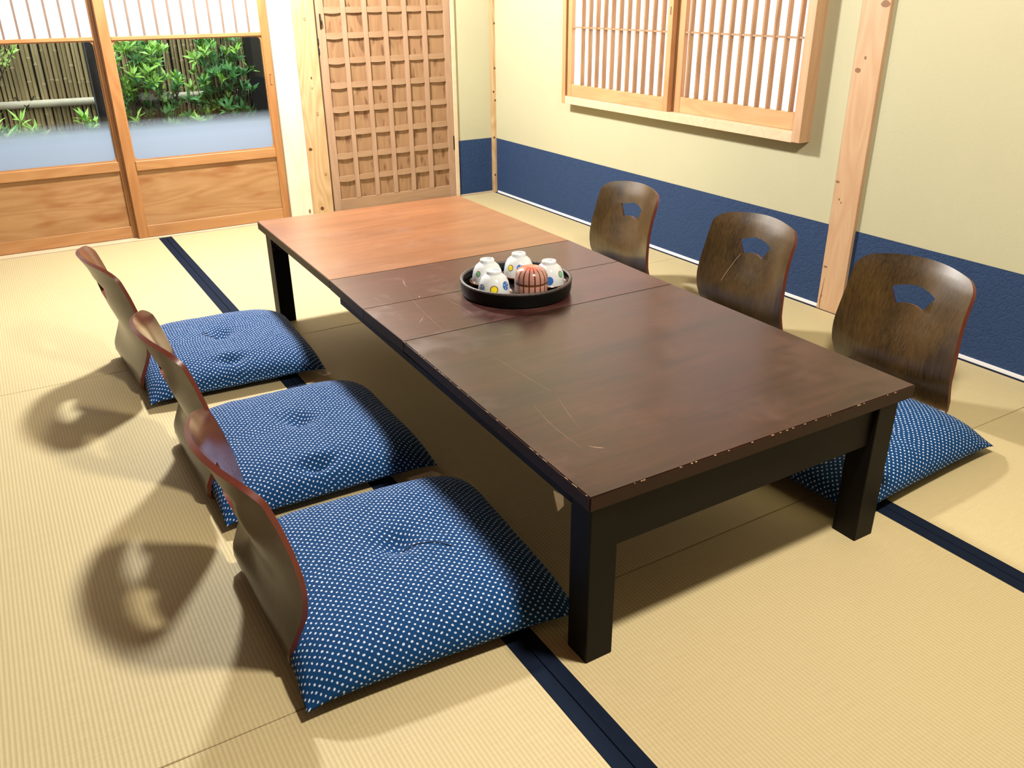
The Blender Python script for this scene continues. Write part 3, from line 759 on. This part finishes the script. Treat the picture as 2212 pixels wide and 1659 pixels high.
# ------------------------------------------------------------------ legless chairs
PROF = [(.330, .006), (.20, .0055), (.09, .0055), (.045, .0075), (.016, .017), (.004, .034), (.012, .060), (.027, .092), (.038, .125), (.041, .16), (.039, .20), (.033, .25), (.022, .30), (.006, .35), (-.012, .385), (-.02, .40)]
def prof_at(s, cum):
    for i in range(len(PROF) - 1):
        if s <= cum[i + 1] or i == len(PROF) - 2:
            t = (s - cum[i]) / (cum[i + 1] - cum[i]); a, b = PROF[i], PROF[i + 1]
            return a[0] + (b[0] - a[0]) * t, a[1] + (b[1] - a[1]) * t
def chair_mesh():
    cum = [0]
    for a, b in zip(PROF[:-1], PROF[1:]): cum.append(cum[-1] + math.hypot(b[0] - a[0], b[1] - a[1]))
    top = cum[-1] - .016; HW = .19
    out = []
    r = .05
    def hw(s):
        z = prof_at(s, cum)[1]
        return .150 + (.178 - .150) * min(1, max(0, (s - .10) / .2)) + .012 * math.exp(-((z - .16) / .09) ** 2)
    # outline, counter clockwise: (t across, s along)
    n = 26; right = []
    for i in range(n + 1):
        s = .01 + (top - r - .01) * i / n; right.append((hw(s), s))
    w_ = hw(top - r)
    for k in range(1, 7):
        a = k / 6 * PI / 2 * .92; right.append((w_ - r + r * math.cos(a) - .001 * k, top - r + r * math.sin(a) * .86))
    out = [(-.135, .0), (.135, 0.0)] + right
    xa = right[-1][0]; ya = right[-1][1]
    arch = [(xa * (1 - 2 * k / 12), ya + .012 * (1 - (1 - 2 * k / 12) ** 2)) for k in range(1, 12)]
    out += arch + [(-x, s) for x, s in reversed(right)]
    # fan hole
    s_at = lambda z: next((cum[i] + (z - PROF[i][1]) / (PROF[i + 1][1] - PROF[i][1]) * (cum[i + 1] - cum[i]) for i in range(5, len(PROF) - 1) if PROF[i][1] <= z <= PROF[i + 1][1]))
    fc = s_at(.295)
    hole = []
    c0 = fc - .115
    R1, R2, A = .142, .092, .50
    for k in range(9): a = A - 2 * A * k / 8; hole.append((R1 * math.sin(a), c0 + R1 * math.cos(a)))
    for k in range(7): a = -A + .02 + 2 * (A - .02) * k / 6; hole.append((R2 * math.sin(a), c0 + R2 * math.cos(a)))
    # interior points
    pts = []
    def inside(p, poly):
        c = False; j = len(poly) - 1
        for i in range(len(poly)):
            if (poly[i][1] > p[1]) != (poly[j][1] > p[1]) and p[0] < (poly[j][0] - poly[i][0]) * (p[1] - poly[i][1]) / (poly[j][1] - poly[i][1]) + poly[i][0]: c = not c
            j = i
        return c
    def far(p, poly, d):
        return all((p[0] - q[0]) ** 2 + (p[1] - q[1]) ** 2 > d * d for q in poly)
    for i in range(-10, 11):
        for k in range(0, 44):
            p = (i * .0175, .012 + k * (top / 44))
            if inside(p, out) and not inside(p, hole) and far(p, out, .007) and far(p, hole, .007): pts.append(p)
    V = [Vector(p) for p in out + hole + pts]; no, nh = len(out), len(hole)
    ed = [(i, (i + 1) % no) for i in range(no)] + [(no + i, no + (i + 1) % nh) for i in range(nh)]
    v2, e2, f2, _, _, _ = delaunay_2d_cdt(V, ed, [], 0, 1e-6)
    tris = []
    for f in f2:
        c = sum((v2[i] for i in f), Vector((0, 0))) / len(f)
        if inside(c, out) and not inside(c, hole): tris.append(list(f))
    def P(t, s):
        x, z = prof_at(min(max(s, 0), cum[-1]), cum)
        k = min(1, max(0, (z - .03) / .25)); k = k * k * (3 - 2 * k)
        cv = .046 * k if s > cum[5] else 0
        return Vector((x - cv * (1 - (t / .185) ** 2), t, z))
    th = .0105
    bm = bmesh.new(); A_, B_ = [], []
    for v in v2:
        p = P(v.x, v.y); e = 1e-3
        ds = P(v.x, v.y + e) - P(v.x, v.y - e); dt = P(v.x + e, v.y) - P(v.x - e, v.y)
        nn = ds.cross(dt).normalized()
        if nn.dot(Vector((1, 0, 1))) < 0: nn = -nn
        A_.append(bm.verts.new(p + nn * th / 2)); B_.append(bm.verts.new(p - nn * th / 2))
    from collections import Counter
    cnt = Counter()
    for f in tris:
        bm.faces.new([A_[i] for i in f]).material_index = 0
        bm.faces.new([B_[i] for i in reversed(f)]).material_index = 1
        for k in range(len(f)): cnt[tuple(sorted((f[k], f[(k + 1) % len(f)])))] += 1
    for (i, k), c in cnt.items():
        if c == 1: bm.faces.new((A_[i], A_[k], B_[k], B_[i])).material_index = 2
    return bm
def make_chair(label):
    t = empty('legless_chair', (0, 0, 0), label=label, cat='floor chair')
    # the bent sheet runs on from seat to back; the two are built as separate parts meeting in the bend
    for name, is_seat in (('backrest', False), ('seat', True)):
        bm = chair_mesh()
        bmesh.ops.delete(bm, geom=[f for f in bm.faces if (f.calc_center_median().x > .050 and f.calc_center_median().z < .03) != is_seat], context='FACES')
        o = obj(name, bm, [M['back'], M['back_rear'], M['back_rim']], t, smooth=50)
        if not is_seat:
            o.material_slots[0].link = 'OBJECT'; o.material_slots[0].material = M['back_red']
    return t
def copy_tree(o, parent=None):
    c = o.copy(); COL.objects.link(c); c.parent = parent
    for ch in o.children: copy_tree(ch, c)
    return c
proto = make_chair('x')
CH = [(.229, 1.305, 0.0, 'dark bentwood legless chair nearest the camera, left of the table', 'L'),
      (.236, 1.918, 0.0, 'middle of the three bentwood legless chairs left of the table', 'L'),
      (.200, 2.610, math.radians(3), 'bentwood legless chair left of the table nearest the sliding glass doors', 'L'),
      (2.030, 1.295, PI, 'bentwood legless chair right of the table, nearest the camera, cushion corner beside it', 'R'),
      (2.030, 1.872, PI, 'bentwood legless chair with long pale crack below its fan-shaped hole, right of table', 'R'),
      (2.012, 2.487, PI - math.radians(3), 'bentwood legless chair right of the table nearest the corner post', 'R')]
chairs = []
for i, (x, y, rz, lb, sd) in enumerate(CH):
    o = proto if i == 0 else copy_tree(proto)
    o.location = (x, y, .001); o.rotation_euler.z = rz; o['label'] = lb
    o['group'] = 'legless chairs on the left of the table' if sd == 'L' else 'legless chairs on the right of the table'
    if sd == 'R':
        for ch in o.children:
            if ch.name.startswith('backrest'): ch.material_slots[0].material = M['back']
    chairs.append(o)

# ------------------------------------------------------------------ cushions
def cushion_mesh(seed, SX, SY, th=.098, tuft=True, pinch=None):
    random.seed(seed); n = 64
    bm = bmesh.new(); uvl = bm.loops.layers.uv.new('UVMap')
    def P(u, v, side):
        # u,v in -1..1 ; edges drawn in a little between the pointed corners
        ex = 1 - .016 * (1 - v * v); ey = 1 - .016 * (1 - u * u)
        x = u * SX / 2 * ex; y = v * SY / 2 * ey
        e = (1 - abs(u) ** 5) * (1 - abs(v) ** 5)
        prof = max(e, 0) ** .46
        c = (1 - u * u) * (1 - v * v)
        h = prof * (th * (.60 if side > 0 else .30) + (.010 * c if side > 0 else 0))
        if tuft:
            r2 = (x * x + y * y)
            h -= (.024 if side > 0 else .004) * math.exp(-r2 / .0009) + .007 * math.exp(-r2 / .012)
        w1 = noise.noise(Vector((x * 8, y * 8, seed * 3.1 + side))) * .0035 + noise.noise(Vector((x * 22, y * 22, seed))) * .0016
        # creases running in from the edges
        rim = (max(abs(u), abs(v))) ** 6
        w1 += rim * .0035 * noise.noise(Vector((x * 34, y * 34, seed * 1.7)))
        h += w1 * prof
        if pinch and side > 0:
            pu, pv = pinch
            du = (u - pu) * SX / 2; dv = (v - pv) * SY / 2
            h -= .020 * math.exp(-(du * du / .0012 + dv * dv / .00025)) - .005 * math.exp(-(du * du / .002 + (dv - .03) ** 2 / .0006))
        zc = th * .24
        z = zc + h if side > 0 else zc - h
        k = (abs(u) * abs(v)) ** 5
        z = z * (1 - k) + .010 * k
        return Vector((x, y, max(z, .0022)))
    def g(i):
        t = -1 + 2 * i / n; return math.sin(t * PI / 2) * .75 + t * .25
    pt = [[P(g(i), g(j), 1) for j in range(n + 1)] for i in range(n + 1)]
    pb = [[P(g(i), g(j), -1) for j in range(n + 1)] for i in range(n + 1)]
    def arclen(pp):
        U = [[0] * (n + 1) for _ in range(n + 1)]; Vv = [[0] * (n + 1) for _ in range(n + 1)]
        h = n // 2
        for j in range(n + 1):
            for i in range(h + 1, n + 1): U[i][j] = U[i - 1][j] + (pp[i][j] - pp[i - 1][j]).length
            for i in range(h - 1, -1, -1): U[i][j] = U[i + 1][j] - (pp[i][j] - pp[i + 1][j]).length
        for i in range(n + 1):
            for j in range(h + 1, n + 1): Vv[i][j] = Vv[i][j - 1] + (pp[i][j] - pp[i][j - 1]).length
            for j in range(h - 1, -1, -1): Vv[i][j] = Vv[i][j + 1] - (pp[i][j] - pp[i][j + 1]).length
        return U, Vv
    top = [[bm.verts.new(pt[i][j]) for j in range(n + 1)] for i in range(n + 1)]
    bot = [[top[i][j] if i in (0, n) or j in (0, n) else bm.verts.new(pb[i][j]) for j in range(n + 1)] for i in range(n + 1)]
    for grid, pp, rev in ((top, pt, 0), (bot, pb, 1)):
        U, Vv = arclen(pp)
        for i in range(n):
            for j in range(n):
                idx = [(i, j), (i + 1, j), (i + 1, j + 1), (i, j + 1)]
                if rev: idx = idx[::-1]
                f = bm.faces.new([grid[a][b] for a, b in idx])
                for lp_, (a, b) in zip(f.loops, idx): lp_[uvl].uv = (U[a][b] + 3 * rev, Vv[a][b])
    return bm
def cushion(seed, x, y, rz, SX, SY, label, tilt=0, thread=None, carelabel=None, pinch=None, group=None, z=.0112):
    r = empty('floor_cushion', (x, y, z), rz, label=label, cat='cushion', group=group)
    o = obj('cover', cushion_mesh(seed, SX, SY, pinch=pinch), M['cushion'], r, smooth=True)
    if thread:
        bm = bmesh.new(); add_tube(bm, thread, .0011, 5); obj('tuft_thread', bm, M['thread'], r)
    if carelabel:
        bm = bmesh.new(); p = [Vector(q) for q in carelabel]
        vs = [bm.verts.new(q) for q in p]; bm.faces.new(vs)
        e = bmesh.ops.extrude_face_region(bm, geom=list(bm.faces)); bmesh.ops.translate(bm, vec=(0, 0, .0006), verts=[v for v in e['geom'] if isinstance(v, bmesh.types.BMVert)])
        t = obj('care_label', bm, M['paper_tag'], r)
        # a few printed characters on the label
        tb_ = bmesh.new(); c = sum(p, Vector()) / len(p)
        for k in range(7):
            q = c + (p[1] - p[0]) * ((k % 4) * .14 - .2) + (p[-1] - p[0]) * ((k // 4) * .28 - .12)
            q = q + Vector((0, 0, .0011)); s = .0016
            a = [tb_.verts.new(q + Vector((dx * s, dy * s * 1.4, 0))) for dx, dy in ((-1, -1), (1, -1), (.4, 1), (-.8, .8))]
            tb_.faces.new(a)
        obj('label_print', tb_, M['thread'], t)
    return r
gL = 'dotted cushions on the left of the table'
cushion(1, .494, 1.262, math.radians(-4), .505, .53, 'nearest indigo dotted cushion, loose curved thread at its centre, at the left table leg', group=gL,
        thread=[(0, -.002, .052), (.012, -.010, .070), (.035, -.02, .0835), (.065, -.035, .0875), (.088, -.062, .088)])
cushion(2, .500, 1.865, math.radians(-1), .50, .53, 'middle indigo dotted cushion left of the table, pale care label at its corner', group=gL,
        carelabel=[(.165, -.272, .0035), (.232, -.270, .003), (.246, -.293, .002), (.215, -.318, .001), (.180, -.300, .001)], pinch=(-.1, -.82))
cushion(3, .478, 2.565, math.radians(-3), .50, .53, 'indigo dotted cushion nearest the glass doors, small thread curl at its centre', group=gL,
        thread=[(0, -.002, .052), (-.014, -.006, .073), (-.036, .0, .0840), (-.05, .008, .0860), (-.052, .022, .0862), (-.042, .028, .0858), (-.034, .018, .084)], pinch=(-.05, -.78),
        carelabel=[(.22, -.262, .003), (.25, -.262, .002), (.262, -.285, .001), (.238, -.29, .001)])
gR = 'dotted cushions on the right of the table'
cushion(4, 1.672, 1.196, math.radians(3), .55, .53, 'indigo dotted cushion showing its pointed corner outside the right table leg', group=gR)
cushion(5, 1.722, 1.862, 0, .50, .52, 'indigo dotted cushion under the table before the chair with the cracked back', group=gR)
cushion(6, 1.715, 2.470, math.radians(-2), .50, .52, 'indigo dotted cushion under the table before the chair nearest the corner post', group=gR)

# long pale crack on the middle right chair, running down from the hole: a thin raised seam on the face
def chair_P(t, z):
    zs = [p[1] for p in PROF[5:]]; xs_ = [p[0] for p in PROF[5:]]
    for i in range(len(zs) - 1):
        if zs[i] <= z <= zs[i + 1]:
            q = (z - zs[i]) / (zs[i + 1] - zs[i]); x = xs_[i] + (xs_[i + 1] - xs_[i]) * q; break
    k = min(1, max(0, (z - .03) / .25)); k = k * k * (3 - 2 * k)
    return Vector((x - .046 * k * (1 - (t / .185) ** 2) + .0062, t, z))
bm = bmesh.new()
add_tube(bm, [chair_P(t, z) for t, z in ((-.046, .262), (-.056, .245), (-.064, .228), (-.072, .21), (-.080, .19), (-.09, .165))], .0008, 4)
obj('pale_crack', bm, M['chip'], chairs[4], label='long pale crack')
random.seed(21)
for ci in range(3, 6):
    bm = bmesh.new()
    for _ in range(9):
        t = random.uniform(-.14, .14); z = random.uniform(.15, .33); l = random.uniform(.004, .03)
        add_tube(bm, [chair_P(t, z) , chair_P(t + .002, z + l)], .0003, 3)
    obj('fine_scratches', bm, M['scratch'], chairs[ci])['kind'] = 'stuff'

# ------------------------------------------------------------------ tray, cups, tea caddy
TC = Vector((1.0925, 1.796, TZ + .0004))
tr = empty('round_tray', TC, label='round black woven-rimmed tray holding four upturned cups and a striped pot', cat='tray')
bm = bmesh.new()
wob = lambda a, z: .004 * math.sin(3 * a) + .0015 * math.sin(37 * a + z * 300)
add_lathe(bm, [(0, 0), (.136, 0), (.1415, .003), (.1445, .014), (.1455, .030), (.1455, .036)], 96, mi=0, wob=wob)
obj('tray_wall', bm, M['tray'], tr, smooth=40)
bm = bmesh.new(); add_lathe(bm, [(.1375, .0355), (.1385, .039), (.1420, .0405), (.1455, .039), (.1465, .0355), (.144, .032), (.1375, .0355)], 120, wob=lambda a, z: .004 * math.sin(3 * a) + .003 * math.sin(61 * a))
obj('tray_rim', bm, M['tray_rim'], tr, smooth=True)
bm = bmesh.new(); add_lathe(bm, [(0, .0055), (.130, .0055), (.135, .010), (.1375, .036)], 64, wob=lambda a, z: .004 * math.sin(3 * a))
obj('tray_floor', bm, M['tray_in'], tr, smooth=40)

def cup_profile():
    # upturned cup: opening down at z=0, foot ring on top
    return [(.0385, .001), (.0405, .000), (.0412, .004), (.0400, .018), (.0370, .032), (.0310, .0445), (.0225, .052), (.0195, .0535), (.0190, .0560), (.0195, .0605), (.0180, .0622), (.0160, .0612), (.0150, .0575), (.0, .0568)]
def cup_r(z):
    pr = cup_profile()[1:8]
    for (r0, z0), (r1, z1) in zip(pr[:-1], pr[1:]):
        if z0 <= z <= z1: return r0 + (r1 - r0) * (z - z0) / (z1 - z0)
    return .04
def dot_patch(ang, z, rad, mat, parent, name='painted_dot', pattern=False):
    bm = bmesh.new(); rings = 4; seg = 20
    def Q(u, v, lift):
        zz = min(max(z + v, .001), .052); r = cup_r(zz) + lift
        a = ang + u / r; return bm.verts.new((r * math.cos(a), r * math.sin(a), zz))
    c = Q(0, 0, .0003); prev = None
    for k in range(1, rings + 1):
        ring = [Q(rad * k / rings * math.cos(q * 2 * PI / seg), rad * k / rings * math.sin(q * 2 * PI / seg), .0003 if k < rings else .00005) for q in range(seg)]
        for q in range(seg):
            q2 = (q + 1) % seg
            f = bm.faces.new((c, ring[q], ring[q2])) if prev is None else bm.faces.new((prev[q], ring[q], ring[q2], prev[q2]))
            if k == rings: f.material_index = 1
            if pattern and k in (2, 3) and (q * 7 + k * 3) % 5 == 0: f.material_index = 2
        prev = ring
    return obj(name, bm, [mat, M['ring'] if mat in (M['yel'], M['grn']) else mat, M['porcelain']], parent, smooth=True)
cupw = bmesh.new(); add_lathe(cupw, cup_profile(), 48); add_lathe(cupw, [(.0385, .001), (.037, .018), (.033, .034), (.02, .048), (0, .050)], 48)
cup_me = None
cups = [((1.046, 1.866), 'white cup upturned at the left back of the tray, one green dot in view', 'brown saucer under the left back cup', [(math.radians(200), .030, .0078, 'grn')]),
        ((1.146, 1.870), 'white cup upturned at the back of the tray, behind the striped pot', 'brown saucer under the back cup, behind the striped pot', [(math.radians(202), .029, .0085, 'yel'), (math.radians(244), .030, .0095, 'bluP'), (math.radians(300), .02, .008, 'grn')]),
        ((1.176, 1.768), 'white cup upturned at the right of the tray, large blue dot on it', 'brown saucer under the right cup', [(math.radians(238), .018, .0112, 'blu'), (math.radians(292), .031, .0085, 'grn')]),
        ((1.012, 1.772), 'white cup upturned at the front left of the tray, yellow dot between two blue ones', 'brown saucer under the front left cup', [(math.radians(240), .0225, .0108, 'yel'), (math.radians(186), .0225, .0110, 'gryP'), (math.radians(292), .028, .0108, 'bluP')])]
ZT = TZ + .0062
for i, ((x, y), lb, sl, dots) in enumerate(cups):
    s = bmesh.new(); add_lathe(s, [(0, 0), (.026, 0), (.028, .003), (.041, .006), (.0480, .0125), (.0470, .0138), (.038, .0080), (0, .0070)], 40)
    so = obj('saucer', s, M['saucer'], None, smooth=40); so.location = (x, y, ZT); tag(so, sl, 'saucer', 'brown saucers on the tray')
    c = empty('tea_cup', (x, y, ZT + .0085), label=lb, cat='cup', group='upturned white tea cups on the tray')
    if cup_me is None:
        body = obj('cup_body', cupw, M['porcelain'], c, smooth=50); cup_me = body.data
    else:
        body = bpy.data.objects.new('cup_body', cup_me); COL.objects.link(body); body.parent = c
    for a, z, r, m in dots:
        dot_patch(a, z, r, M[m.rstrip('P')], c, pattern=m.endswith('P'))
cd = empty('striped_pot', (1.088, 1.716, ZT), label='round pink and brown striped lidded pot with a red crown, front of the tray', cat='tea caddy')
bm = bmesh.new(); add_lathe(bm, [(0, 0), (.037, 0), (.0405, .004), (.0418, .018), (.0422, .040), (.0408, .0425), (0, .0425)], 56)
obj('pot_body', bm, M['caddy'], cd, smooth=40)
bm = bmesh.new(); add_lathe(bm, [(0, .0445), (.040, .0445), (.0422, .0462), (.0425, .054), (.0412, .063), (.0365, .0725), (.0270, .0797), (.013, .0835), (0, .0842)], 56)
obj('pot_lid', bm, M['caddy_lid'], cd, smooth=50)
bm = bmesh.new(); add_lathe(bm, [(.0395, .0412), (.0424, .0418), (.0424, .0445), (.0395, .0450)], 40); obj('dark_joint', bm, M['knot'], cd)
